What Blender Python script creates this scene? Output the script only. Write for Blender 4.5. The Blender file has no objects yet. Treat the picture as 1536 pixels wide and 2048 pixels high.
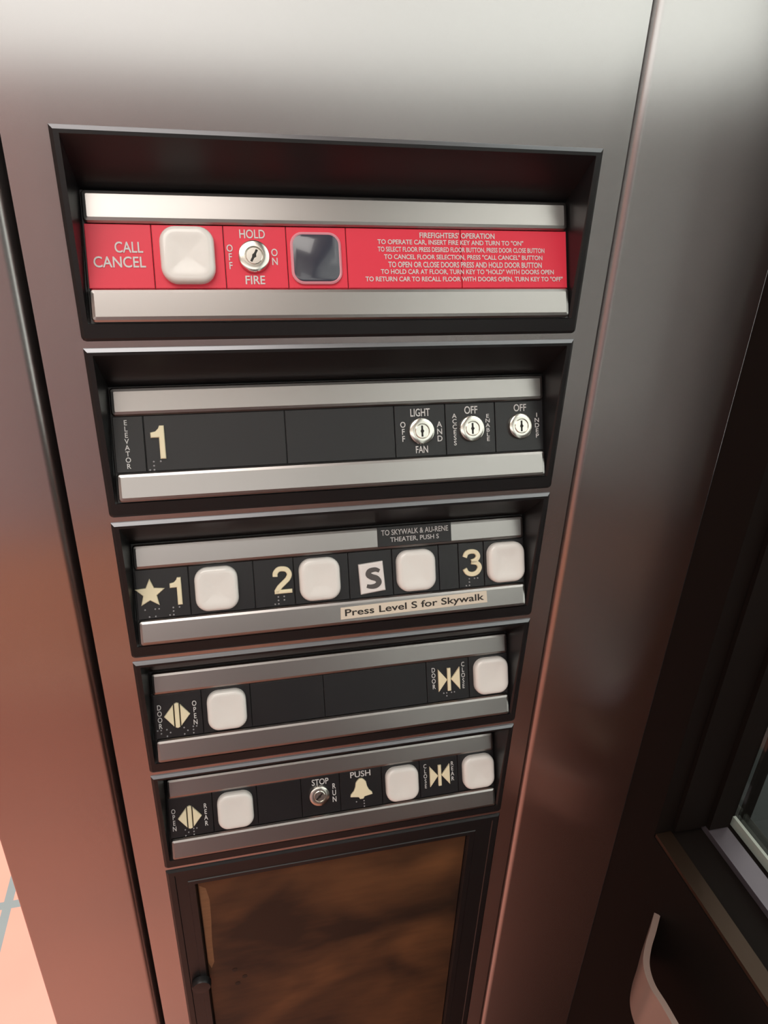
import bpy, bmesh, math, random
from mathutils import Vector, Matrix

C = bpy.context.scene.collection
SC = bpy.context.scene
rnd = random.Random(7)

# ------------------------------------------------------------------ camera
cam_d = bpy.data.cameras.new('camera')
cam = bpy.data.objects.new('camera', cam_d)
C.objects.link(cam)
R = ((0.97379559, 0.07062678, -0.21618048),
     (-0.22469708, 0.44557084, -0.86658978),
     (0.03511927, 0.89245643, 0.44976455))
cam.matrix_world = Matrix(((*R[0], 0.06045652), (*R[1], -0.34990897), (*R[2], 1.49231679), (0, 0, 0, 1)))
cam_d.sensor_fit = 'AUTO'
cam_d.sensor_width = 36.0
cam_d.lens = 24.7195
cam_d.clip_start = 0.01
SC.camera = cam

# ------------------------------------------------------------------ world, lights, exposure
SC.view_settings.view_transform = 'Standard'
SC.view_settings.look = 'None'
SC.view_settings.gamma = 1.0
SC.view_settings.use_curve_mapping = False
SC.view_settings.exposure = 0.0
world = bpy.data.worlds.new('overcast_sky')
SC.world = world
world.use_nodes = True
wn = world.node_tree.nodes
wn['Background'].inputs[0].default_value = (0.96, 0.94, 0.88, 1)
wn['Background'].inputs[1].default_value = 1.9


def area(name, loc, aim, sx, sy, power, col):
    d = bpy.data.lights.new(name, 'AREA')
    d.shape = 'RECTANGLE'
    d.size, d.size_y = sx, sy
    d.energy = power
    d.color = col
    o = bpy.data.objects.new(name, d)
    C.objects.link(o)
    o.location = loc
    o.rotation_euler = (Vector(aim) - Vector(loc)).to_track_quat('-Z', 'Y').to_euler()
    return o


area('cab_ceiling_lamp', (-0.35, -0.8, 2.43), (-0.35, -0.8, 0), 1.0, 0.9, 13.0, (1.0, 0.95, 0.88))
area('lobby_fill_light', (-0.8, 1.0, 2.9), (-0.8, 1.0, 0), 1.6, 1.4, 100.0, (1.0, 0.93, 0.90))  # unseen area light, added to brighten the lobby floor

# ------------------------------------------------------------------ materials


def mat(name, col, rough=0.5, metal=0.0, spec=0.5, coat=0.0, **kw):
    m = bpy.data.materials.new(name)
    m.use_nodes = True
    b = m.node_tree.nodes['Principled BSDF']
    b.inputs['Base Color'].default_value = (*col, 1)
    b.inputs['Roughness'].default_value = rough
    b.inputs['Metallic'].default_value = metal
    b.inputs['Specular IOR Level'].default_value = spec
    b.inputs['Coat Weight'].default_value = coat
    for k, v in kw.items():
        b.inputs[k].default_value = v
    return m


def nodes(m):
    t = m.node_tree
    return t.nodes, t.links, t.nodes['Principled BSDF']


def grain(m, scale_xyz, amount_rough, amount_col=0.0, bump=0.0, base=None):
    """fine grain stretched along one axis: brushed metal"""
    n, l, b = nodes(m)
    tc = n.new('ShaderNodeTexCoord')
    mp = n.new('ShaderNodeMapping')
    mp.inputs['Scale'].default_value = scale_xyz
    nz = n.new('ShaderNodeTexNoise')
    nz.inputs['Scale'].default_value = 1.0
    nz.inputs['Detail'].default_value = 4.0
    l.new(tc.outputs['Object'], mp.inputs['Vector'])
    l.new(mp.outputs['Vector'], nz.inputs['Vector'])
    r0 = b.inputs['Roughness'].default_value
    mr = n.new('ShaderNodeMapRange')
    mr.inputs['To Min'].default_value = r0 - amount_rough
    mr.inputs['To Max'].default_value = r0 + amount_rough
    l.new(nz.outputs['Fac'], mr.inputs['Value'])
    l.new(mr.outputs['Result'], b.inputs['Roughness'])
    if amount_col:
        c = b.inputs['Base Color'].default_value[:3]
        mx = n.new('ShaderNodeMix')
        mx.data_type = 'RGBA'
        mx.inputs['A'].default_value = (*[v * (1 - amount_col) for v in c], 1)
        mx.inputs['B'].default_value = (*[min(1, v * (1 + amount_col)) for v in c], 1)
        l.new(nz.outputs['Fac'], mx.inputs['Factor'])
        l.new(mx.outputs['Result'], b.inputs['Base Color'])
    if bump:
        bp = n.new('ShaderNodeBump')
        bp.inputs['Strength'].default_value = bump
        bp.inputs['Distance'].default_value = 0.0005
        l.new(nz.outputs['Fac'], bp.inputs['Height'])
        l.new(bp.outputs['Normal'], b.inputs['Normal'])
    return m


M = {}
M['steel'] = mat('brushed_steel', (0.58, 0.56, 0.56), 0.27, 1.0)
n, l, b = nodes(M['steel'])
tg = n.new('ShaderNodeTangent')
tg.direction_type = 'UV_MAP'
tg.uv_map = 'grain'
b.inputs['Anisotropic'].default_value = 0.92
l.new(tg.outputs['Tangent'], b.inputs['Tangent'])
M['black'] = mat('black_plastic', (0.011, 0.011, 0.012), 0.38, 0, 0.45)
M['lip'] = grain(mat('worn_highlight_edge', (0.21, 0.215, 0.23), 0.32, 0.9), (8, 300, 300), 0.05, 0.3)  # worn metal, put on the top chamfer alone to paint in its highlight
M['plate'] = grain(mat('black_insert', (0.011, 0.011, 0.013), 0.36, 0, 0.55), (60, 60, 60), 0.05)
M['red'] = mat('red_insert', (0.86, 0.045, 0.085), 0.40, 0, 0.4)
M['bar'] = mat('satin_aluminium', (0.45, 0.43, 0.42), 0.30, 1.0)
M['white'] = mat('white_button_plastic', (0.90, 0.89, 0.86), 0.22, 0, 0.5, 0.3)
M['cream'] = mat('cream_plastic', (0.93, 0.85, 0.60), 0.4)
M['ink'] = mat('white_print', (0.72, 0.72, 0.72), 0.5)
M['braille'] = mat('braille_dot', (0.34, 0.34, 0.36), 0.3)
M['chrome'] = mat('nickel_plate', (0.80, 0.78, 0.72), 0.2, 1.0)
M['hole'] = mat('dark_keyway', (0.01, 0.008, 0.006), 0.5)
M['brass'] = mat('brass_keyway', (0.45, 0.30, 0.14), 0.3, 1.0)
M['jewel'] = mat('smoked_lens', (0.055, 0.06, 0.085), 0.16, 0, 0.6, 0.4)
M['jewelrim'] = mat('clear_pink_rim', (0.85, 0.35, 0.42), 0.2, 0, 0.6)
M['placard'] = mat('black_placard', (0.018, 0.018, 0.02), 0.4)
M['tape'] = mat('cream_label_tape', (0.80, 0.72, 0.60), 0.45)
M['tapeink'] = mat('dark_print', (0.03, 0.025, 0.02), 0.6)
M['stile'] = mat('white_tile', (0.88, 0.85, 0.84), 0.35)
M['sink'] = mat('grey_letter', (0.10, 0.09, 0.09), 0.4)
M['bronze_frame'] = mat('dark_bronze_aluminium', (0.010, 0.0075, 0.0065), 0.55, 0.0, 0.06)
M['ledge'] = mat('bronze_ledge', (0.050, 0.030, 0.019), 0.4, 0.7)
M['bead'] = mat('grey_bead', (0.16, 0.14, 0.16), 0.4, 0.6)
M['gasket'] = mat('pale_gasket', (0.45, 0.50, 0.45), 0.5)
M['rail'] = mat('pinkish_rail', (0.40, 0.29, 0.25), 0.30, 0.3, 0.5)
M['grey_wall'] = mat('grey_laminate', (0.15, 0.125, 0.13), 0.5)
M['left_wall'] = mat('warm_laminate', (0.60, 0.43, 0.37), 0.5)
M['pink_wall'] = mat('mauve_laminate', (0.50, 0.37, 0.37), 0.5)
M['wood'] = mat('warm_wood_panel', (0.62, 0.30, 0.20), 0.45)
M['basebd'] = mat('pale_baseboard', (0.80, 0.55, 0.42), 0.35)
M['ceil'] = mat('white_ceiling', (0.75, 0.74, 0.70), 0.7)
M['shaft'] = mat('dark_green_shaft', (0.022, 0.026, 0.025), 0.8)

# glass
g = bpy.data.materials.new('tinted_glass')
g.use_nodes = True
gb = g.node_tree.nodes['Principled BSDF']
gb.inputs['Base Color'].default_value = (0.80, 0.86, 0.84, 1)
gb.inputs['Roughness'].default_value = 0.02
gb.inputs['Transmission Weight'].default_value = 1.0
gb.inputs['IOR'].default_value = 1.45
M['glass'] = g

# terracotta tile floor with grey grout
t = mat('terracotta_tile', (0.52, 0.19, 0.13), 0.42, 0, 0.5)
n, l, b = nodes(t)
tc = n.new('ShaderNodeTexCoord')
mp = n.new('ShaderNodeMapping')
mp.inputs['Location'].default_value = (0.478 + 0.305 * 20 - 0.007, -0.781 + 0.305 * 20 - 0.007, 0)
bk = n.new('ShaderNodeTexBrick')
bk.offset = 0.0
bk.inputs['Scale'].default_value = 1.0
bk.inputs['Mortar Size'].default_value = 0.010
bk.inputs['Mortar Smooth'].default_value = 0.1
bk.inputs['Brick Width'].default_value = 0.305
bk.inputs['Row Height'].default_value = 0.305
bk.inputs['Color1'].default_value = (0.56, 0.225, 0.16, 1)
bk.inputs['Color2'].default_value = (0.52, 0.20, 0.145, 1)
bk.inputs['Mortar'].default_value = (0.15, 0.17, 0.17, 1)
nz = n.new('ShaderNodeTexNoise')
nz.inputs['Scale'].default_value = 9.0
mx = n.new('ShaderNodeMix')
mx.data_type = 'RGBA'
mx.blend_type = 'MULTIPLY'
mx.inputs['Factor'].default_value = 0.12
l.new(tc.outputs['Object'], mp.inputs['Vector'])
l.new(mp.outputs['Vector'], bk.inputs['Vector'])
l.new(tc.outputs['Object'], nz.inputs['Vector'])
l.new(bk.outputs['Color'], mx.inputs['A'])
l.new(nz.outputs['Fac'], mx.inputs['B'])
l.new(mx.outputs['Result'], b.inputs['Base Color'])
M['tile'] = t

# mottled bronze cover
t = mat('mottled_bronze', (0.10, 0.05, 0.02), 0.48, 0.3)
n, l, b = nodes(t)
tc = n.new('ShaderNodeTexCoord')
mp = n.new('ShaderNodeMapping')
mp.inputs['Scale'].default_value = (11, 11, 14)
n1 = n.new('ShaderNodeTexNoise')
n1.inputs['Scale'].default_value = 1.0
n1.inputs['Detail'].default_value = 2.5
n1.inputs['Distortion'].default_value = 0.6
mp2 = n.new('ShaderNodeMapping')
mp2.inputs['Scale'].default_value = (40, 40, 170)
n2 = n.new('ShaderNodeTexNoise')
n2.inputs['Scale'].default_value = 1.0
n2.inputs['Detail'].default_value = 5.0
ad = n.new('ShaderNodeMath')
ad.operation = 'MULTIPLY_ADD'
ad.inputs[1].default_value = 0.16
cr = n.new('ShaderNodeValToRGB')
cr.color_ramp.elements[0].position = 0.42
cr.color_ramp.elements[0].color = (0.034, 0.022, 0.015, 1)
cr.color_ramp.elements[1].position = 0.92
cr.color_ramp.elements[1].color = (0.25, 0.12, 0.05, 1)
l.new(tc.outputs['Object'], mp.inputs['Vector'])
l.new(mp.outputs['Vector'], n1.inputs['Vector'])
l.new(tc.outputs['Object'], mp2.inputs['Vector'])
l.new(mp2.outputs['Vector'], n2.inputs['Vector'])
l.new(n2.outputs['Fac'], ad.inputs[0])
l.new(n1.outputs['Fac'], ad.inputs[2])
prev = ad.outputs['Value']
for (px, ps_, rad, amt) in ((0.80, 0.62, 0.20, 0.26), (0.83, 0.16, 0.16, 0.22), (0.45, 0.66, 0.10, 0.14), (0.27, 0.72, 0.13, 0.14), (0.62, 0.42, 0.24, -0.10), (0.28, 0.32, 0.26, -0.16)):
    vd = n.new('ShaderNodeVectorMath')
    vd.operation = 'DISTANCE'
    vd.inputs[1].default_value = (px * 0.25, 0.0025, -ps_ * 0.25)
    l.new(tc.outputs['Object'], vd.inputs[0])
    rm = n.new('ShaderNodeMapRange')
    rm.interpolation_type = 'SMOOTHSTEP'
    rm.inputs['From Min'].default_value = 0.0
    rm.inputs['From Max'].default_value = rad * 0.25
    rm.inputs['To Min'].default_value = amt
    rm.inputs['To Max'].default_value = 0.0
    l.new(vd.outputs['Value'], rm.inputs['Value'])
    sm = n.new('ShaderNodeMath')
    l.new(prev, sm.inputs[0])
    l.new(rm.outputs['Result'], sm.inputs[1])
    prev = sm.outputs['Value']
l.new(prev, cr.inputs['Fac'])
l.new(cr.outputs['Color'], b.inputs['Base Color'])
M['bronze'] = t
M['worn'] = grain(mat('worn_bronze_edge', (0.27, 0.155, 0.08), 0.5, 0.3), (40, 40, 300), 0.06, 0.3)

# ------------------------------------------------------------------ helpers


def link(name, me, m, parent=None):
    o = bpy.data.objects.new(name, me)
    me.materials.append(m)
    C.objects.link(o)
    if parent:
        o.parent = parent
    return o


def build(name, bm, m, parent=None, smooth=0):
    bmesh.ops.recalc_face_normals(bm, faces=bm.faces)
    me = bpy.data.meshes.new(name)
    bm.to_mesh(me)
    bm.free()
    if m is M['steel']:
        uv = me.uv_layers.new(name='grain')
        for lp in me.loops:
            co = me.vertices[lp.vertex_index].co
            uv.data[lp.index].uv = (co.x + co.y * 0.7, co.z)
    if smooth:
        for p in me.polygons:
            p.use_smooth = True
        me.set_sharp_from_angle(angle=math.radians(smooth))
    return link(name, me, m, parent)


def structure(name, bm, m, parent=None, smooth=0):
    o = build(name, bm, m, parent, smooth)
    if not parent:
        o['kind'] = 'structure'
    return o


def box(bm, a, b2):
    x0, y0, z0 = a
    x1, y1, z1 = b2
    v = [bm.verts.new(p) for p in ((x0, y0, z0), (x1, y0, z0), (x1, y1, z0), (x0, y1, z0),
                                  (x0, y0, z1), (x1, y0, z1), (x1, y1, z1), (x0, y1, z1))]
    for f in ((0, 1, 2, 3), (4, 5, 6, 7), (0, 1, 5, 4), (1, 2, 6, 5), (2, 3, 7, 6), (3, 0, 4, 7)):
        bm.faces.new([v[i] for i in f])


def boxes(*pairs):
    bm = bmesh.new()
    for a, b2 in pairs:
        box(bm, a, b2)
    return bm


def extrude_z(bm, poly, z0, z1):
    a = [bm.verts.new((x, y, z0)) for x, y in poly]
    c = [bm.verts.new((x, y, z1)) for x, y in poly]
    k = len(poly)
    for i in range(k):
        bm.faces.new((a[i], a[(i + 1) % k], c[(i + 1) % k], c[i]))
    bm.faces.new(a)
    bm.faces.new(c)


def empty(name, loc):
    o = bpy.data.objects.new(name, None)
    o.empty_display_size = 0.02
    o.location = loc
    C.objects.link(o)
    return o


def tag(o, label, cat, group=None):
    o['label'] = label
    o['category'] = cat
    if group:
        o['group'] = group
    return o


# ---- coordinates on a tilted control face (all in panel widths)
W = 0.25
H = 0.3679
TOPZ = 1.5
YT, ZT = 0.1032, 0.0843
TH = math.atan2(0.0874, 0.2188)
CT, ST = math.cos(TH), math.sin(TH)
S_LEN = 0.2356


def fp(x, s, nn=0.0):
    yd = YT + s * CT - nn * ST
    zi = ZT - s * ST - nn * CT
    return Vector((x * W, zi * W, -yd * W))


def flat(x, s, nn=0.0):
    """front plane of the panel: nn towards the viewer"""
    return Vector((x * W, -nn * W, -s * W))


def area2(p):
    return sum(p[i][0] * p[(i + 1) % len(p)][1] - p[(i + 1) % len(p)][0] * p[i][1] for i in range(len(p))) / 2


def inset(poly, d):
    k = len(poly)
    out = []
    sg = 1 if area2(poly) > 0 else -1
    for i in range(k):
        a, b2, c = Vector(poly[i - 1]), Vector(poly[i]), Vector(poly[(i + 1) % k])
        e1 = (b2 - a).normalized()
        e2 = (c - b2).normalized()
        n1 = Vector((-e1.y, e1.x)) * sg
        n2_ = Vector((-e2.y, e2.x)) * sg
        q = (n1 + n2_)
        den = max(0.35, 1 + n1.dot(n2_))
        out.append(tuple(b2 + q * (d / den)))
    return out


def rings(bm, polys, fn, cap0=True, cap1=True):
    """stack of (poly, n) rings with equal vertex counts"""
    vs = [[bm.verts.new(fn(x, s, nn)) for x, s in p] for p, nn in polys]
    k = len(vs[0])
    for a, c in zip(vs, vs[1:]):
        for i in range(k):
            bm.faces.new((a[i], a[(i + 1) % k], c[(i + 1) % k], c[i]))
    if cap0:
        bm.faces.new(vs[0])
    if cap1:
        bm.faces.new(vs[-1])


def prism(bm, poly, n0, n1, bev=0.0, fn=fp):
    if bev:
        rings(bm, [(poly, n0), (poly, n1 - bev), (inset(poly, bev * 0.45), n1 - bev * 0.3), (inset(poly, bev), n1)], fn)
    else:
        rings(bm, [(poly, n0), (poly, n1)], fn)


def rrect(x0, s0, x1, s1, r, k=6):
    p = []
    for cx, cy, a0 in ((x1 - r, s0 + r, -90), (x1 - r, s1 - r, 0), (x0 + r, s1 - r, 90), (x0 + r, s0 + r, 180)):
        for i in range(k + 1):
            a = math.radians(a0 + 90 * i / k)
            p.append((cx + r * math.cos(a), cy + r * math.sin(a)))
    return p


def rect(x0, s0, x1, s1):
    return [(x0, s0), (x1, s0), (x1, s1), (x0, s1)]


def disc(cx, cs, r, k=40):
    return [(cx + r * math.cos(2 * math.pi * i / k), cs + r * math.sin(2 * math.pi * i / k)) for i in range(k)]


def spline(pts, k=8):
    out = []
    q = [pts[0]] + list(pts) + [pts[-1]]
    for i in range(1, len(q) - 2):
        p0, p1, p2, p3 = (Vector(v) for v in q[i - 1:i + 3])
        for j in range(k):
            t_ = j / k
            out.append(0.5 * ((2 * p1) + (p2 - p0) * t_ + (2 * p0 - 5 * p1 + 4 * p2 - p3) * t_ ** 2 + (3 * p1 - p0 - 3 * p2 + p3) * t_ ** 3))
    out.append(Vector(pts[-1]))
    return out


def ribbon(path, w):
    L_, R_ = [], []
    for i, p in enumerate(path):
        a = path[max(i - 1, 0)]
        c = path[min(i + 1, len(path) - 1)]
        d = (c - a).normalized()
        nn = Vector((-d.y, d.x))
        ww = w(i / (len(path) - 1)) if callable(w) else w
        L_.append(tuple(p + nn * ww / 2))
        R_.append(tuple(p - nn * ww / 2))
    return L_ + R_[::-1]


_font_cache = {}


def text_mesh(body, align='CENTER', spacing=1.0, bold=0.0, charspace=1.0):
    key = (body, align, spacing, bold, charspace)
    if key in _font_cache:
        return _font_cache[key]
    cu = bpy.data.curves.new('lettering_source', 'FONT')
    cu.body = body
    cu.align_x = align
    cu.space_line = spacing
    cu.space_character = charspace
    cu.offset = bold
    cu.resolution_u = 4
    o = bpy.data.objects.new('lettering_source', cu)
    C.objects.link(o)
    bpy.context.view_layer.update()
    ev = o.evaluated_get(bpy.context.evaluated_depsgraph_get())
    me = bpy.data.meshes.new_from_object(ev)
    vs = [(v.co.x, v.co.y) for v in me.vertices]
    fs = [tuple(p.vertices) for p in me.polygons]
    bpy.data.objects.remove(o)
    bpy.data.curves.remove(cu)
    bpy.data.meshes.remove(me)
    _font_cache[key] = (vs, fs)
    return vs, fs


def lettering(bm, body, x0, s0, x1, s1, nn, fn=fp, keep=False, skew=0.0, slope=0.0, **kw):
    """printed text stretched into the box (x0,s0)-(x1,s1) of the face"""
    vs, fs = text_mesh(body, **kw)
    ax, bx = min(v[0] for v in vs), max(v[0] for v in vs)
    ay, by = min(v[1] for v in vs), max(v[1] for v in vs)
    nv = []
    for x, y in vs:
        u = (x - ax) / (bx - ax)
        v = (by - y) / (by - ay)
        nv.append(bm.verts.new(fn(x0 + u * (x1 - x0) + skew * (0.5 - v) * (s1 - s0), s0 + v * (s1 - s0) + slope * (u - 0.5), nn)))
    for f in fs:
        if len(set(f)) > 2:
            try:
                bm.faces.new([nv[i] for i in f])
            except ValueError:
                pass


def text_obj(parent, items, m, name='lettering'):
    bm = bmesh.new()
    for it in items:
        kw = it[5] if len(it) > 5 else {}
        lettering(bm, it[0], *it[1:5], PL + 0.0012, **kw)
    return build(name, bm, m, parent)


PL = 0.004      # top of the insert plates above the face plane

# ------------------------------------------------------------------ the setting
fl = boxes(((-4, -1.65, -0.1), (0.45, 4, 0.0)))
structure('floor', fl, M['tile'])
structure('floor_outside', boxes(((0.46, -4, -0.5), (5, 4, -0.4))), M['shaft'])
# left door jamb: bull-nosed stainless return beside the doorway


def slab_poly(x0, x1, depth, rl, rr, k=8):
    p = [(x0, depth)]
    for i in range(k + 1):
        a = math.radians(180 + 90 * i / k)
        p.append((x0 + rl + rl * math.cos(a), rl + rl * math.sin(a)))
    for i in range(k + 1):
        a = math.radians(270 + 90 * i / k)
        p.append((x1 - rr + rr * math.cos(a), rr + rr * math.sin(a)))
    p.append((x1, depth))
    return p


bm = bmesh.new()
extrude_z(bm, slab_poly(-0.096, -0.0225, 0.05, 0.0012, 0.004), 0.0, 2.3)
structure('trim_1', bm, M['steel'], smooth=40)
bm = bmesh.new()
extrude_z(bm, slab_poly(0.2652, 0.362, 0.05, 0.0050, 0.0006), 0.0, 2.3)
structure('trim_2', bm, M['steel'], smooth=40)
structure('wall_front', boxes(((-0.09, 0.055, 0.0), (0.45, 0.10, 2.6)), ((-1.6, 0.0, 2.3), (0.45, 0.10, 2.6)), ((-1.6, 0.0, 0), (-1.15, 0.10, 2.3))), M['black'])

# right side: dark bronze wall with a stepped window frame
XW = 0.362
ZS = 1.033
YJ = -0.039
bm = boxes(((XW, -1.55, 0.0), (XW + 0.09, 0.0, ZS)), ((XW, YJ, ZS), (XW + 0.09, 0.0, 2.6)), ((XW, -1.55, 2.25), (XW + 0.09, YJ, 2.6)),
           ((XW, -1.55, ZS), (XW + 0.09, -1.45, 2.25)))
structure('wall_right', bm, M['bronze_frame'])
win = empty('window_1', (XW + 0.05, YJ, ZS))
win['kind'] = 'structure'


def local(parent, bm):
    for v in bm.verts:
        v.co -= parent.location
    return bm


# frame: outer bead, channel, inner bead; glazing gasket; pane
EPS = 0.0006
build('sill_bead', local(win, boxes(((XW + EPS, -1.44, ZS + EPS), (XW + 0.0135, YJ - EPS, ZS + 0.004)))), M['ledge'], win)
build('inner_bead', local(win, boxes(((XW + 0.041, -1.44, ZS + EPS), (XW + 0.058, YJ - EPS, ZS + 0.006)))), M['bead'], win)
build('frame', local(win, boxes(((XW + 0.014, YJ - 0.004, ZS + 0.007), (XW + 0.0405, YJ - EPS, 2.249)),
                               ((XW + 0.041, YJ - 0.008, ZS + 0.007), (XW + 0.0585, YJ - EPS, 2.249)))), M['bronze_frame'], win)
build('gasket', local(win, boxes(((XW + 0.066, -1.44, ZS + EPS), (XW + 0.0685, YJ - 0.002, ZS + 0.0095)))), M['gasket'], win)
build('pane', local(win, boxes(((XW + 0.069, -1.449, ZS + EPS), (XW + 0.076, YJ - EPS, 2.249)))), M['glass'], win)
structure('outside_sky_blocker', boxes(((1.5, -4.0, -0.4), (1.6, -0.95, 1.74)), ((1.5, -0.95, -0.4), (1.6, 2.0, 0.75))), M['shaft'])  # added dark blocker, stepped to cut sky out of the steel's reflections

# rest of the cab (behind the camera, seen in the steel)
structure('wall_back', boxes(((-1.6, -1.65, 0), (0.45, -1.56, 1.66)), ((-1.6, -1.65, 1.66), (-1.45, -1.56, 2.02))), M['grey_wall'])
structure('added_mauve_panel', boxes(((-1.6, -1.559, 0.51), (-0.18, -1.545, 1.655))), M['pink_wall'])  # added unseen panel, pinker and lighter to brighten the steel's left reflections
structure('trim_3', boxes(((-1.6, -1.65, 2.02), (0.45, -1.56, 2.6))), M['ceil'])
structure('trim_4', boxes(((-1.6, -1.559, 0.06), (0.355, -1.545, 0.50))), M['wood'])
structure('baseboard_back', boxes(((-1.6, -1.559, 0.0), (0.355, -1.535, 0.055))), M['basebd'])
structure('wall_left', boxes(((-1.66, -1.56, 0), (-1.6, 0.0, 2.6))), M['left_wall'])
structure('ceiling', boxes(((-1.6, -1.56, 2.45), (0.45, 0.1, 2.6))), M['ceil'])

# ------------------------------------------------------------------ stainless faceplate with its cut-outs
XL, XR, ZB, ZTOP = -0.0185, 0.2632, 0.55, 2.28
FD = 0.028
cut = [(TOPZ - W * (k * H + 0.002), TOPZ - W * (k * H + 0.3535)) for k in range(5)]
cut.append((TOPZ - W * (5 * H + 0.002), TOPZ - W * (5 * H + 1.348)))
bm = bmesh.new()
xs = [XL, 0.0006, W - 0.0006, XR]
zs = [ZTOP]
for a, c in cut:
    zs += [a, c]
zs.append(ZB)
grid = {}


def gv(i, j, y):
    kk = (i, j, y)
    if kk not in grid:
        grid[kk] = bm.verts.new((xs[i], y, zs[j]))
    return grid[kk]


holes = {(1, 1 + 2 * k) for k in range(6)}
for i in range(3):
    for j in range(len(zs) - 1):
        if (i, j) in holes:
            for (p, q) in (((i, j), (i + 1, j)), ((i + 1, j), (i + 1, j + 1)), ((i + 1, j + 1), (i, j + 1)), ((i, j + 1), (i, j))):
                bm.faces.new((gv(*p, 0.0), gv(*q, 0.0), gv(*q, FD), gv(*p, FD)))
            continue
        bm.faces.new((gv(i, j, 0.0), gv(i + 1, j, 0.0), gv(i + 1, j + 1, 0.0), gv(i, j + 1, 0.0)))
        bm.faces.new((gv(i, j, FD), gv(i + 1, j, FD), gv(i + 1, j + 1, FD), gv(i, j + 1, FD)))
for j in range(len(zs) - 1):
    for i in (0, 3):
        bm.faces.new((gv(i, j, 0.0), gv(i, j + 1, 0.0), gv(i, j + 1, FD), gv(i, j, FD)))
for i in range(3):
    for j in (0, len(zs) - 1):
        bm.faces.new((gv(i, j, 0.0), gv(i + 1, j, 0.0), gv(i + 1, j, FD), gv(i, j, FD)))
ed = [e for e in bm.edges if all(abs(v.co.y) < 1e-6 for v in e.verts) and (all(abs(v.co.x - XL) < 1e-6 for v in e.verts) or all(abs(v.co.x - XR) < 1e-6 for v in e.verts))]
bmesh.ops.bevel(bm, geom=ed, offset=0.0013, segments=3, affect='EDGES', profile=0.5)
fpz = build('control_panel_faceplate', bm, M['steel'], smooth=30)
tag(fpz, 'tall brushed stainless steel faceplate that surrounds the column of black control units', 'panel')

# ------------------------------------------------------------------ control units
UG = 'control units stacked in the elevator panel'


def housing(root):
    bm = bmesh.new()
    h = 0.3555
    pr = 0.007
    r = 0.010
    # outer ring on steel, chamfer, front lip, inner edge of the lip, slanted walls to the face

    def outer(d, k=5):
        p = [(d, d), (1 - d, d)]
        for cx, a0 in ((1 - r, 0), (r, 90)):
            for i in range(k + 1):
                a = math.radians(a0 + 90 * i / k)
                p.append((cx + (r - d) * math.cos(a), h - r + (r - d) * math.sin(a)))
        return p
    base = [bm.verts.new(flat(x, s, 0.0002)) for x, s in outer(0)]
    mid = [bm.verts.new(flat(x, s, pr * 0.35)) for x, s in outer(0.0005)]
    lip = [bm.verts.new(flat(x, s, pr)) for x, s in outer(0.0070)]
    kk = len(base)
    for a, c in ((base, mid), (mid, lip)):
        for i in range(kk):
            f = bm.faces.new((a[i], a[(i + 1) % kk], c[(i + 1) % kk], c[i]))
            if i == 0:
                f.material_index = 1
    L_, T_, B_ = 0.0160, 0.013, 0.3225
    inn = [bm.verts.new(flat(*p, pr)) for p in ((L_, T_), (1 - L_, T_), (1 - L_, B_), (L_, B_))]
    # lip front (annulus): top, right, bottom, left
    n_ = (kk - 2) // 2
    br = lip[2:2 + n_]
    bl = lip[2 + n_:]
    bm.faces.new((lip[0], lip[1], inn[1], inn[0]))
    bm.faces.new([lip[1]] + br + [inn[2], inn[1]])
    bm.faces.new((br[-1], bl[0], inn[3], inn[2]))
    bm.faces.new(bl + [lip[0], inn[0], inn[3]])
    fx0, fx1 = 0.0215, 0.9785
    face = [bm.verts.new(fp(x, s, -0.001)) for x, s in ((fx0, -0.002), (fx1, -0.002), (fx1, S_LEN), (fx0, S_LEN))]
    for i in range(4):
        bm.faces.new((inn[i], inn[(i + 1) % 4], face[(i + 1) % 4], face[i]))
    bm.faces.new(face)
    # back skirt closing the tub
    sk_ = [bm.verts.new(flat(x, s, 0.0002)) for x, s in outer(0.006)]
    bk_ = [bm.verts.new(flat(x, s, -0.1005)) for x, s in outer(0.006)]
    for a, c in ((base, sk_), (sk_, bk_)):
        for i in range(kk):
            bm.faces.new((a[i], a[(i + 1) % kk], c[(i + 1) % kk], c[i]))
    bm.faces.new(bk_)
    o = build('housing', bm, M['black'], root)
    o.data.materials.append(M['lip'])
    return o


BX0, BX1 = 0.0235, 0.9765


def bar(root, name, s0, s1):
    bm = bmesh.new()
    q = lambda d: rrect(BX0 + d, s0 + d, BX1 - d, s1 - d, max(0.008 - d, 0.002), 4)
    rings(bm, [(q(0), 0.0), (q(0), 0.006), (q(0.003), 0.0105), (q(0.0085), 0.0125)], fp)
    return build(name, bm, M['bar'], root)


def plates(root, xs_, m):
    out = []
    for a, c in zip(xs_, xs_[1:]):
        bm = bmesh.new()
        prism(bm, rect(a + 0.0007, 0.0585, c - 0.0007, 0.1738), 0.0, PL, 0.0012)
        out.append(build('insert_plate', bm, m, root))
    return out


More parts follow.
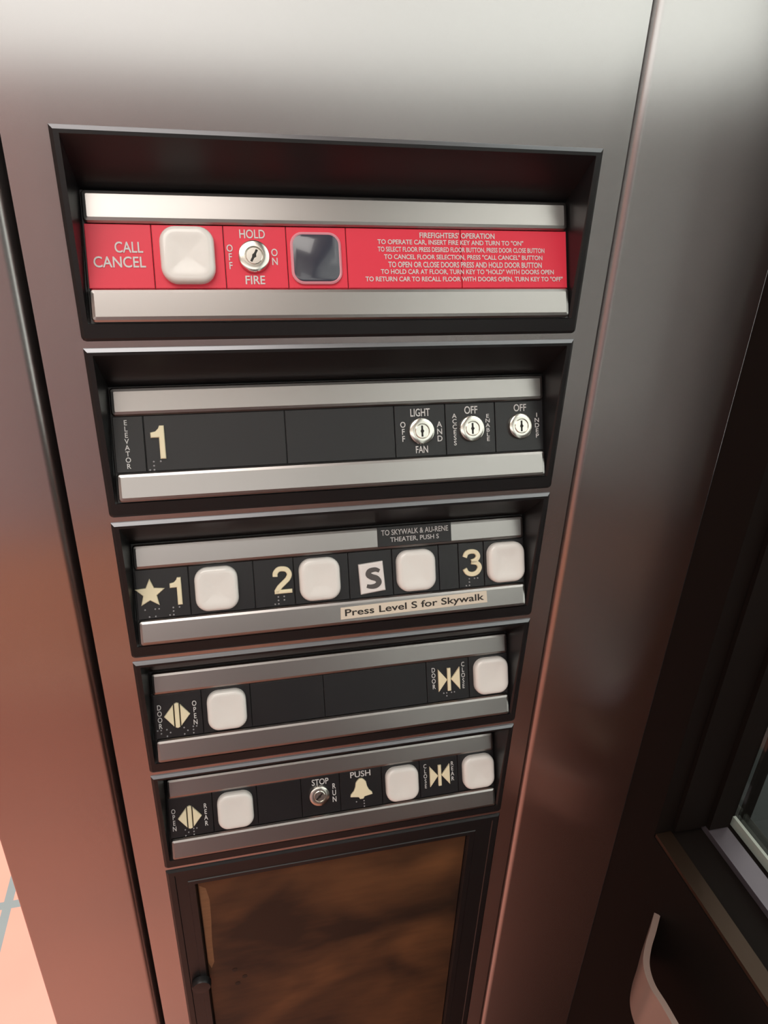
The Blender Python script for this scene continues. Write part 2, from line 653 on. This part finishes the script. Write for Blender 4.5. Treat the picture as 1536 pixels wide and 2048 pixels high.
def button(root, cx, cs=0.1152, w=0.0985, hh=0.1025):
    bm = bmesh.new()
    x0, x1, s0, s1 = cx - w / 2, cx + w / 2, cs - hh / 2, cs + hh / 2
    p = rrect(x0, s0, x1, s1, 0.029, 7)
    prof = [(0.0, 0.0), (0.0, 0.016), (0.0015, 0.0195), (0.004, 0.0222), (0.008, 0.0238), (0.013, 0.0240), (0.022, 0.0234)]
    rg = []
    for d, nn in prof:
        q = rrect(x0 + d, s0 + d, x1 - d, s1 - d, max(0.029 - d, 0.004), 7)
        rg.append((q, nn))
    for f_, nn in ((0.8, 0.0230), (0.6, 0.0227), (0.35, 0.0225), (0.12, 0.0224), (0.03, 0.0224)):
        rg.append(([(cx + (x - cx) * f_, cs + (s - cs) * f_) for x, s in rg[6][0]], nn))
    rings(bm, rg, fp)
    return build('push_button', bm, M['white'], root, smooth=50)


def key_switch(root, cx, cs=0.1160, turn=0.0):
    bm = bmesh.new()
    rg = [(disc(cx, cs, r_), nn) for r_, nn in ((0.0300, PL), (0.0300, 0.010), (0.0285, 0.0135), (0.0255, 0.0150), (0.0175, 0.0150), (0.0165, 0.0125))]
    rings(bm, rg, fp)
    o = build('key_switch', bm, M['chrome'], root, smooth=30)
    bm = bmesh.new()
    rings(bm, [(disc(cx, cs, r_), nn) for r_, nn in ((0.0160, 0.0110), (0.0160, 0.0142), (0.0148, 0.0150))], fp)
    build('lock_plug', bm, M['chrome'], o, smooth=30)
    bm = bmesh.new()
    ca, sa = math.cos(turn), math.sin(turn)
    q = [(-0.0022, -0.0125), (0.0022, -0.0125), (0.0022, -0.004), (0.0048, 0.0), (0.0022, 0.004), (0.0022, 0.0125), (-0.0022, 0.0125), (-0.0022, 0.004), (-0.0040, 0.0), (-0.0022, -0.004)]
    q = [(cx + x * ca - s * sa, cs + x * sa + s * ca) for x, s in q]
    rings(bm, [(q, 0.0142), (q, 0.01515)], fp)
    build('keyhole', bm, M['hole'], o)
    return o


def raised(parent, name, polys, m=None, top=0.0105, bev=0.002):
    bm = bmesh.new()
    for p in polys:
        prism(bm, p, PL - 0.0005, top, bev)
    return build(name, bm, m or M['cream'], parent)


def raised_stroke(parent, name, spec, top=0.0105, bev=0.002):
    paths, w, polys = spec
    bm = bmesh.new()
    for q in paths:
        rings(bm, [(ribbon(q, w), PL - 0.0005), (ribbon(q, w), top - bev), (ribbon(q, w - bev), top - bev * 0.3), (ribbon(q, w - 2 * bev), top)], fp)
    for p in polys:
        prism(bm, p, PL - 0.0005, top, bev)
    return build(name, bm, M['cream'], parent, smooth=30)


BR = {'a': '1', 'b': '12', 'c': '14', 'd': '145', 'e': '15', 'f': '124', 'l': '123', 'm': '134', 'n': '1345', 'o': '135', 'p': '1234',
      'r': '1235', 's': '234', 't': '2345', 'u': '136', '#': '3456', '*': '16'}


def braille(parent, word, cx, cs):
    bm = bmesh.new()
    sp, cell = 0.0085, 0.0225
    x0 = cx - (len(word) - 1) * cell / 2
    for k, ch in enumerate(word):
        for d in BR[ch]:
            i = int(d) - 1
            x = x0 + k * cell + (sp / 2 if i > 2 else -sp / 2)
            s = cs + (i % 3 - 1) * sp
            rings(bm, [(disc(x, s, r_, 8), PL + nn) for r_, nn in ((0.0022, -0.0003), (0.0019, 0.0012), (0.0010, 0.0019))], fp)
    return build('braille', bm, M['braille'], parent, smooth=60)


def stack(word):
    return '\n'.join(word)


def one(cx, s0, s1, k=1.0):
    h_ = s1 - s0
    P = [(0.52, 0), (0.78, 0), (0.78, 1), (0.46, 1), (0.46, 0.36), (0.0, 0.36), (0.0, 0.20), (0.28, 0.17), (0.44, 0.09)]
    w = h_ * 0.52 * k
    return [(cx - w * 0.45 + x * w, s0 + y * h_) for x, y in P]


def two(x0, s0, x1, s1):
    w, h_ = x1 - x0, s1 - s0
    pts = [(0.10, 0.34), (0.13, 0.20), (0.30, 0.085), (0.52, 0.07), (0.76, 0.12), (0.89, 0.28), (0.80, 0.45), (0.55, 0.61), (0.30, 0.76), (0.13, 0.93)]
    path = [Vector((x0 + x * w, s0 + y * h_)) for x, y in spline(pts)]
    return [path], 0.0120, [rect(x0 + 0.02 * w, s0 + 0.855 * h_, x1, s1)]


def three(x0, s0, x1, s1):
    w, h_ = x1 - x0, s1 - s0
    pts = [(0.09, 0.27), (0.20, 0.12), (0.45, 0.065), (0.72, 0.11), (0.84, 0.26), (0.72, 0.40), (0.46, 0.46)]
    pts2 = [(0.46, 0.47), (0.78, 0.53), (0.91, 0.70), (0.76, 0.88), (0.48, 0.935), (0.20, 0.87), (0.07, 0.71)]
    f_ = lambda q: [Vector((x0 + x * w, s0 + y * h_)) for x, y in spline(q)]
    return [f_(pts), f_(pts2)], 0.0115, []


def star(cx, cs, r_):
    p = []
    for i in range(10):
        a = math.radians(-90 + 36 * i + 2)
        q = r_ if i % 2 == 0 else r_ * 0.46
        p.append((cx + q * math.cos(a), cs + q * math.sin(a)))
    return p


def door_open_sign(cx, cs):
    a, g_, w = 0.0335, 0.0045, 0.0045
    hh = 0.033
    lft = [(cx - 0.032, cs), (cx - g_ - w * 0.9, cs - hh * 0.86), (cx - g_ - w * 0.9, cs + hh * 0.86)]
    rgt = [(cx + 0.032, cs), (cx + g_ + w * 0.9, cs + hh * 0.86), (cx + g_ + w * 0.9, cs - hh * 0.86)]
    mid = [(cx - w * 1.25, cs - hh * 0.93), (cx, cs - hh), (cx + w * 1.25, cs - hh * 0.93), (cx + w * 1.25, cs + hh * 0.93), (cx, cs + hh), (cx - w * 1.25, cs + hh * 0.93)]
    return [lft, mid, rgt]


def door_close_sign(cx, cs):
    lft = [(cx - 0.031, cs - 0.032), (cx - 0.0055, cs), (cx - 0.031, cs + 0.032)]
    rgt = [(cx + 0.031, cs - 0.032), (cx + 0.031, cs + 0.032), (cx + 0.0055, cs)]
    mid = rect(cx - 0.0048, cs - 0.032, cx + 0.0048, cs + 0.032)
    return [lft, mid, rgt]


def bell(cx, s0, s1):
    h_ = s1 - s0
    half = [(0.07, 0.0), (0.16, 0.08), (0.24, 0.18), (0.28, 0.40), (0.36, 0.58), (0.50, 0.72), (0.52, 0.82), (0.14, 0.88), (0.08, 0.98)]
    p = [(cx + x * h_, s0 + y * h_) for x, y in half]
    return p + [(2 * cx - x, s) for x, s in p[::-1]]


def unit(k, label):
    root = empty('control_unit', (0, 0, TOPZ - k * H * W))
    tag(root, label, 'elevator control unit', UG)
    housing(root)
    bar(root, 'upper_bar', 0.0, 0.0575)
    bar(root, 'lower_bar', 0.1748, 0.2345)
    return root


BOLD = dict(bold=0.012)
BC = [0.2040, 0.4460, 0.6865, 0.9245]

# --- 1: red fire service unit
u = unit(0, 'topmost control unit with red fire-service inserts and a square smoked indicator')
ps = plates(u, (0.0235, 0.1400, 0.2700, 0.3880, 0.5050, 0.7420, 0.9765), M['red'])
text_obj(ps[0], [('CALL', 0.074, 0.0900, 0.1235, 0.1100, BOLD), ('CANCEL', 0.0355, 0.1165, 0.1265, 0.1365, BOLD)], M['ink'])
button(u, BC[0] - 0.001)
key_switch(u, 0.3245, 0.1155, 0.5)
text_obj(ps[2], [('HOLD', 0.3000, 0.0650, 0.3480, 0.0815, BOLD), ('FIRE', 0.3060, 0.1505, 0.3430, 0.1665, BOLD),
                 (stack('OFF'), 0.2745, 0.0930, 0.2860, 0.1385, dict(bold=0.012, spacing=0.86)),
                 (stack('ON'), 0.3580, 0.1000, 0.3700, 0.1305, dict(bold=0.012, spacing=0.86))], M['ink'])
bm = bmesh.new()
p = rrect(0.3945, 0.0690, 0.4935, 0.1670, 0.024, 7)
rings(bm, [(p, PL - 0.0005), (p, 0.0085), (inset(p, 0.003), 0.0105), (inset(p, 0.005), 0.0095)], fp)
jw = build('indicator_light', bm, M['jewelrim'], u, smooth=40)
bm = bmesh.new()
rings(bm, [(inset(p, 0.0052), 0.006), (inset(p, 0.0052), 0.0108), (inset(p, 0.0085), 0.0120)], fp)
build('lens', bm, M['jewel'], jw, smooth=40)
FIRE = ["FIREFIGHTERS' OPERATION",
        'TO OPERATE CAR, INSERT FIRE KEY AND TURN TO "ON"',
        'TO SELECT FLOOR PRESS DESIRED FLOOR BUTTON, PRESS DOOR CLOSE BUTTON',
        'TO CANCEL FLOOR SELECTION, PRESS "CALL CANCEL" BUTTON',
        'TO OPEN OR CLOSE DOORS PRESS AND HOLD DOOR BUTTON',
        'TO HOLD CAR AT FLOOR, TURN KEY TO "HOLD" WITH DOORS OPEN',
        'TO RETURN CAR TO RECALL FLOOR WITH DOORS OPEN, TURN KEY TO "OFF"']
halves = [(0.655, 0.815), (0.568, 0.878), (0.568, 0.925), (0.580, 0.920), (0.588, 0.918), (0.572, 0.945), (0.540, 0.965)]
rows = [0.0650 + i * 0.01440 for i in range(7)]


def split_text(parent_list, bound):
    """each line runs across the joint of the two plates; every plate carries its own letters"""
    bms = [bmesh.new(), bmesh.new()]
    for line, (a, c), s in zip(FIRE, halves, rows):
        vs, fs = text_mesh(line, bold=0.02)
        ax, bx = min(v[0] for v in vs), max(v[0] for v in vs)
        ay, by = min(v[1] for v in vs), max(v[1] for v in vs)
        co = [(a + (x - ax) / (bx - ax) * (c - a), s + (by - y) / (by - ay) * 0.0112) for x, y in vs]
        for side in (0, 1):
            idx = {}
            for f in fs:
                mx_ = sum(co[i][0] for i in f) / len(f)
                if (mx_ > bound) != bool(side):
                    continue
                q = []
                for i in f:
                    if i not in idx:
                        idx[i] = bms[side].verts.new(fp(*co[i], PL + 0.0012))
                    q.append(idx[i])
                if len(set(q)) > 2:
                    try:
                        bms[side].faces.new(q)
                    except ValueError:
                        pass
    for b_, pr_ in zip(bms, parent_list):
        build('lettering', b_, M['ink'], pr_)


split_text((ps[4], ps[5]), 0.742)

# --- 2: key switch unit with number 1
u = unit(1, 'second control unit from the top, with a cream number 1 and three round key switches')
ps = plates(u, (0.0235, 0.0840, 0.3750, 0.6180, 0.7370, 0.8570, 0.9765), M['plate'])
text_obj(ps[0], [(stack('ELEVATOR'), 0.0440, 0.0660, 0.0545, 0.1660, dict(bold=0.012, spacing=0.86))], M['ink'])
raised(ps[1], 'numeral', [one(0.1130, 0.0800, 0.1490)])
braille(ps[1], '#a', 0.106, 0.1625)
key_switch(u, 0.6787, 0.1172)
key_switch(u, 0.7981, 0.1166)
key_switch(u, 0.9177, 0.1162)
text_obj(ps[3], [('LIGHT', 0.6555, 0.0665, 0.7010, 0.0840, BOLD), ('FAN', 0.6645, 0.1500, 0.6930, 0.1660, BOLD),
                 (stack('OFF'), 0.6310, 0.0945, 0.6430, 0.1390, dict(bold=0.012, spacing=0.86)),
                 (stack('AND'), 0.7160, 0.0970, 0.7285, 0.1420, dict(bold=0.012, spacing=0.86))], M['ink'])
text_obj(ps[4], [('OFF', 0.7830, 0.0655, 0.8145, 0.0830, BOLD),
                 (stack('ACCESS'), 0.7530, 0.0810, 0.7640, 0.1530, dict(bold=0.012, spacing=0.86)),
                 (stack('ENABLE'), 0.8330, 0.0850, 0.8440, 0.1470, dict(bold=0.012, spacing=0.86))], M['ink'])
text_obj(ps[5], [('OFF', 0.9035, 0.0655, 0.9345, 0.0820, BOLD),
                 (stack('INDEP'), 0.9550, 0.0870, 0.9660, 0.1450, dict(bold=0.012, spacing=0.86))], M['ink'])

# --- 3: floor buttons
u = unit(2, 'middle control unit with floor numbers 1, 2, S and 3 beside four white buttons')
ps = plates(u, (0.0235, 0.1420, 0.2900, 0.3850, 0.5180, 0.6280, 0.7480, 0.8000, 0.8680, 0.9765), M['plate'])
raised(ps[0], 'star', [star(0.0545, 0.1140, 0.0345)])
raised(ps[0], 'numeral', [one(0.1140, 0.0820, 0.1460)])
braille(ps[0], '*m', 0.056, 0.1605)
braille(ps[0], '#a', 0.110, 0.1605)
raised_stroke(ps[2], 'numeral', two(0.3360, 0.0790, 0.3790, 0.1430))
braille(ps[2], '#b', 0.352, 0.1595)
bm = bmesh.new()
prism(bm, [(0.5420, 0.0895), (0.6030, 0.0850), (0.6070, 0.1580), (0.5450, 0.1640)], PL - 0.0005, 0.0130, 0.003)
tl = build('letter_tile', bm, M['stile'], ps[4])
tl['label'] = 'white square tile with a dark grey letter S'
sp_ = [(0.5930, 0.1085), (0.5830, 0.1040), (0.5690, 0.1065), (0.5650, 0.1150), (0.5730, 0.1215), (0.5850, 0.1265), (0.5905, 0.1360), (0.5830, 0.1440), (0.5700, 0.1455), (0.5600, 0.1430)]
bm = bmesh.new()
prism(bm, ribbon(spline(sp_), lambda t_: 0.0085 + 0.0060 * math.sin(math.pi * t_)), 0.0120, 0.0140)
build('lettering', bm, M['sink'], ps[4])
raised_stroke(ps[7], 'numeral', three(0.8120, 0.0770, 0.8590, 0.1440))
braille(ps[7], '#c', 0.834, 0.1600)
for x in BC:
    button(u, x)
bm = bmesh.new()
prism(bm, rect(0.5925, 0.0010, 0.7810, 0.0500), 0.0100, 0.0145, 0.001)
pc = build('placard', bm, M['placard'], u)
bm = bmesh.new()
lettering(bm, 'TO SKYWALK & AU-RENE', 0.6020, 0.0090, 0.7730, 0.0225, 0.0152, bold=0.01)
lettering(bm, 'THEATER, PUSH S', 0.6240, 0.0280, 0.7480, 0.0415, 0.0152, bold=0.01)
build('lettering', bm, M['ink'], pc)
bm = bmesh.new()
prism(bm, [(0.4920, 0.1905), (0.8690, 0.1845), (0.8700, 0.2145), (0.4910, 0.2200)], 0.0100, 0.0140, 0.0008)
lt = build('label_tape', bm, M['tape'], u)
bm = bmesh.new()
lettering(bm, 'Press Level S for Skywalk', 0.5020, 0.1925, 0.8610, 0.2150, 0.0147, slope=-0.0055, bold=0.016)
build('lettering', bm, M['tapeink'], lt)

# --- 4: door buttons
u = unit(3, 'fourth control unit down, with a white door-open button at left and door-close button at right')
ps = plates(u, (0.0235, 0.1420, 0.2650, 0.4560, 0.7400, 0.8620, 0.9765), M['plate'])
raised(ps[0], 'door_open_symbol', door_open_sign(0.0800, 0.1160))
text_obj(ps[0], [(stack('DOOR'), 0.0320, 0.0850, 0.0430, 0.1470, dict(bold=0.012, spacing=0.86)),
                 (stack('OPEN'), 0.1180, 0.0840, 0.1290, 0.1470, dict(bold=0.012, spacing=0.86))], M['ink'])
braille(ps[0], 'do', 0.045, 0.1600)
braille(ps[0], 'op', 0.110, 0.1600)
raised(ps[4], 'door_close_symbol', door_close_sign(0.8035, 0.1130))
text_obj(ps[4], [(stack('DOOR'), 0.7545, 0.0760, 0.7655, 0.1360, dict(bold=0.012, spacing=0.86)),
                 (stack('CLOSE'), 0.8400, 0.0690, 0.8505, 0.1440, dict(bold=0.012, spacing=0.86))], M['ink'])
braille(ps[4], 'dc', 0.803, 0.1600)
button(u, BC[0])
button(u, BC[3])

# --- 5: alarm, stop and rear door
u = unit(4, 'lowest control unit with a stop key switch, a cream bell symbol and three white buttons')
ps = plates(u, (0.0235, 0.1420, 0.2650, 0.3900, 0.5020, 0.6270, 0.7430, 0.8620, 0.9765), M['plate'])
raised(ps[0], 'door_open_symbol', door_open_sign(0.0795, 0.1180))
text_obj(ps[0], [(stack('OPEN'), 0.0310, 0.0890, 0.0420, 0.1530, dict(bold=0.012, spacing=0.86)),
                 (stack('REAR'), 0.1170, 0.0860, 0.1275, 0.1510, dict(bold=0.012, spacing=0.86))], M['ink'])
braille(ps[0], 'op', 0.080, 0.1625)
key_switch(u, 0.4409, 0.1140, 0.8)
text_obj(ps[3], [('STOP', 0.4215, 0.0660, 0.4700, 0.0840, BOLD),
                 (stack('RUN'), 0.4790, 0.0860, 0.4900, 0.1420, dict(bold=0.012, spacing=0.86))], M['ink'])
raised(ps[4], 'bell_symbol', [bell(0.5640, 0.0830, 0.1460)])
text_obj(ps[4], [('PUSH', 0.5340, 0.0610, 0.5940, 0.0790, BOLD)], M['ink'])
braille(ps[4], 'al', 0.564, 0.1620)
raised(ps[6], 'door_close_symbol', door_close_sign(0.8040, 0.1115))
text_obj(ps[6], [(stack('CLOSE'), 0.7545, 0.0710, 0.7650, 0.1460, dict(bold=0.012, spacing=0.86)),
                 (stack('REAR'), 0.8390, 0.0750, 0.8495, 0.1350, dict(bold=0.012, spacing=0.86))], M['ink'])
for i in (0, 2, 3):
    button(u, BC[i])

# ------------------------------------------------------------------ bronze access cover below the buttons
ZA = TOPZ - 5 * H * W
ac = empty('access_panel', (0, 0, ZA))
tag(ac, 'mottled bronze cover in a black frame under the lowest row of buttons', 'access panel')
AB = 1.35
bm = bmesh.new()


def rfr(d, nn, l_=0, t_=0, r_=0):
    return [flat(x, s, nn) for x, s in ((d + l_, d + t_), (1 - d - r_, d + t_), (1 - d - r_, AB - d), (d + l_, AB - d))]


rg = [rfr(0, 0.0002), rfr(0.0005, 0.002), rfr(0.0065, 0.006), rfr(0.022, 0.006), rfr(0.024, 0.0035), rfr(0.030, 0.0035, 0.025, 0.025, 0.045),
      rfr(0.032, 0.006, 0.025, 0.025, 0.045), rfr(0.036, 0.006, 0.038, 0.034, 0.058), rfr(0.038, -0.012, 0.040, 0.036, 0.060)]
rv = [[bm.verts.new(q) for q in r_] for r_ in rg]
skr = [bm.verts.new(q) for q in rfr(0.006, 0.0002)]
bkr = [bm.verts.new(q) for q in rfr(0.006, -0.09)]
for a, c in zip(rv, rv[1:]):
    for i in range(4):
        bm.faces.new((a[i], a[(i + 1) % 4], c[(i + 1) % 4], c[i]))
for i in range(4):
    bm.faces.new((rv[0][i], rv[0][(i + 1) % 4], skr[(i + 1) % 4], skr[i]))
    bm.faces.new((skr[i], skr[(i + 1) % 4], bkr[(i + 1) % 4], bkr[i]))
bm.faces.new(bkr)
fr_ = build('frame', bm, M['black'], ac)
bm = bmesh.new()
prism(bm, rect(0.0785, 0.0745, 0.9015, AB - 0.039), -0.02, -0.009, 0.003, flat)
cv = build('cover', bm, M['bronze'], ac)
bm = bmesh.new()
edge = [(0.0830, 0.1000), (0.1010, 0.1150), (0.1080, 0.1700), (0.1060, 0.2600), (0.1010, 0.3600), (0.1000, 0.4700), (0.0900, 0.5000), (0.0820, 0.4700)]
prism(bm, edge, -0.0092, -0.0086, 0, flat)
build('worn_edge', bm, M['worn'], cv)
for x, s in ((0.160, 0.534), (0.189, 0.579), (0.165, 0.609)):
    bm = bmesh.new()
    prism(bm, disc(x, s, 0.0085, 20), -0.0095, -0.0082, 0, flat)
    build('screw_hole', bm, M['hole'], cv)
bm = bmesh.new()
rings(bm, [(disc(0.056, 0.535, r_), nn) for r_, nn in ((0.030, 0.0055), (0.030, 0.020), (0.027, 0.026), (0.012, 0.027))], flat)
build('lock', bm, M['black'], ac, smooth=35)

# ------------------------------------------------------------------ flat handrail curling into the side wall
pts = [(0.3610, -0.0655), (0.3500, -0.0770), (0.3390, -0.0880), (0.3310, -0.0990), (0.3275, -0.1120), (0.3285, -0.1260), (0.3290, -0.1450)]
path = [Vector(q) for q in spline(pts)] + [Vector((0.329, -1.30))]
out = ribbon(path, 0.0045)
bm = bmesh.new()
extrude_z(bm, out, 0.930, 0.980)
bmesh.ops.bevel(bm, geom=[e for e in bm.edges if abs(e.verts[0].co.z - e.verts[1].co.z) < 1e-6], offset=0.0008, segments=2, affect='EDGES')
hr = empty('handrail', (0.345, -0.7, 0.955))
build('rail', local(hr, bm), M['rail'], hr, smooth=35)
for y in (-0.45, -1.05):
    build('bracket', local(hr, boxes(((0.3312, y - 0.012, 0.945), (0.3625, y + 0.012, 0.960)))), M['rail'], hr)
tag(hr, 'pinkish flat metal handrail end curling into the dark side wall at lower right', 'handrail')
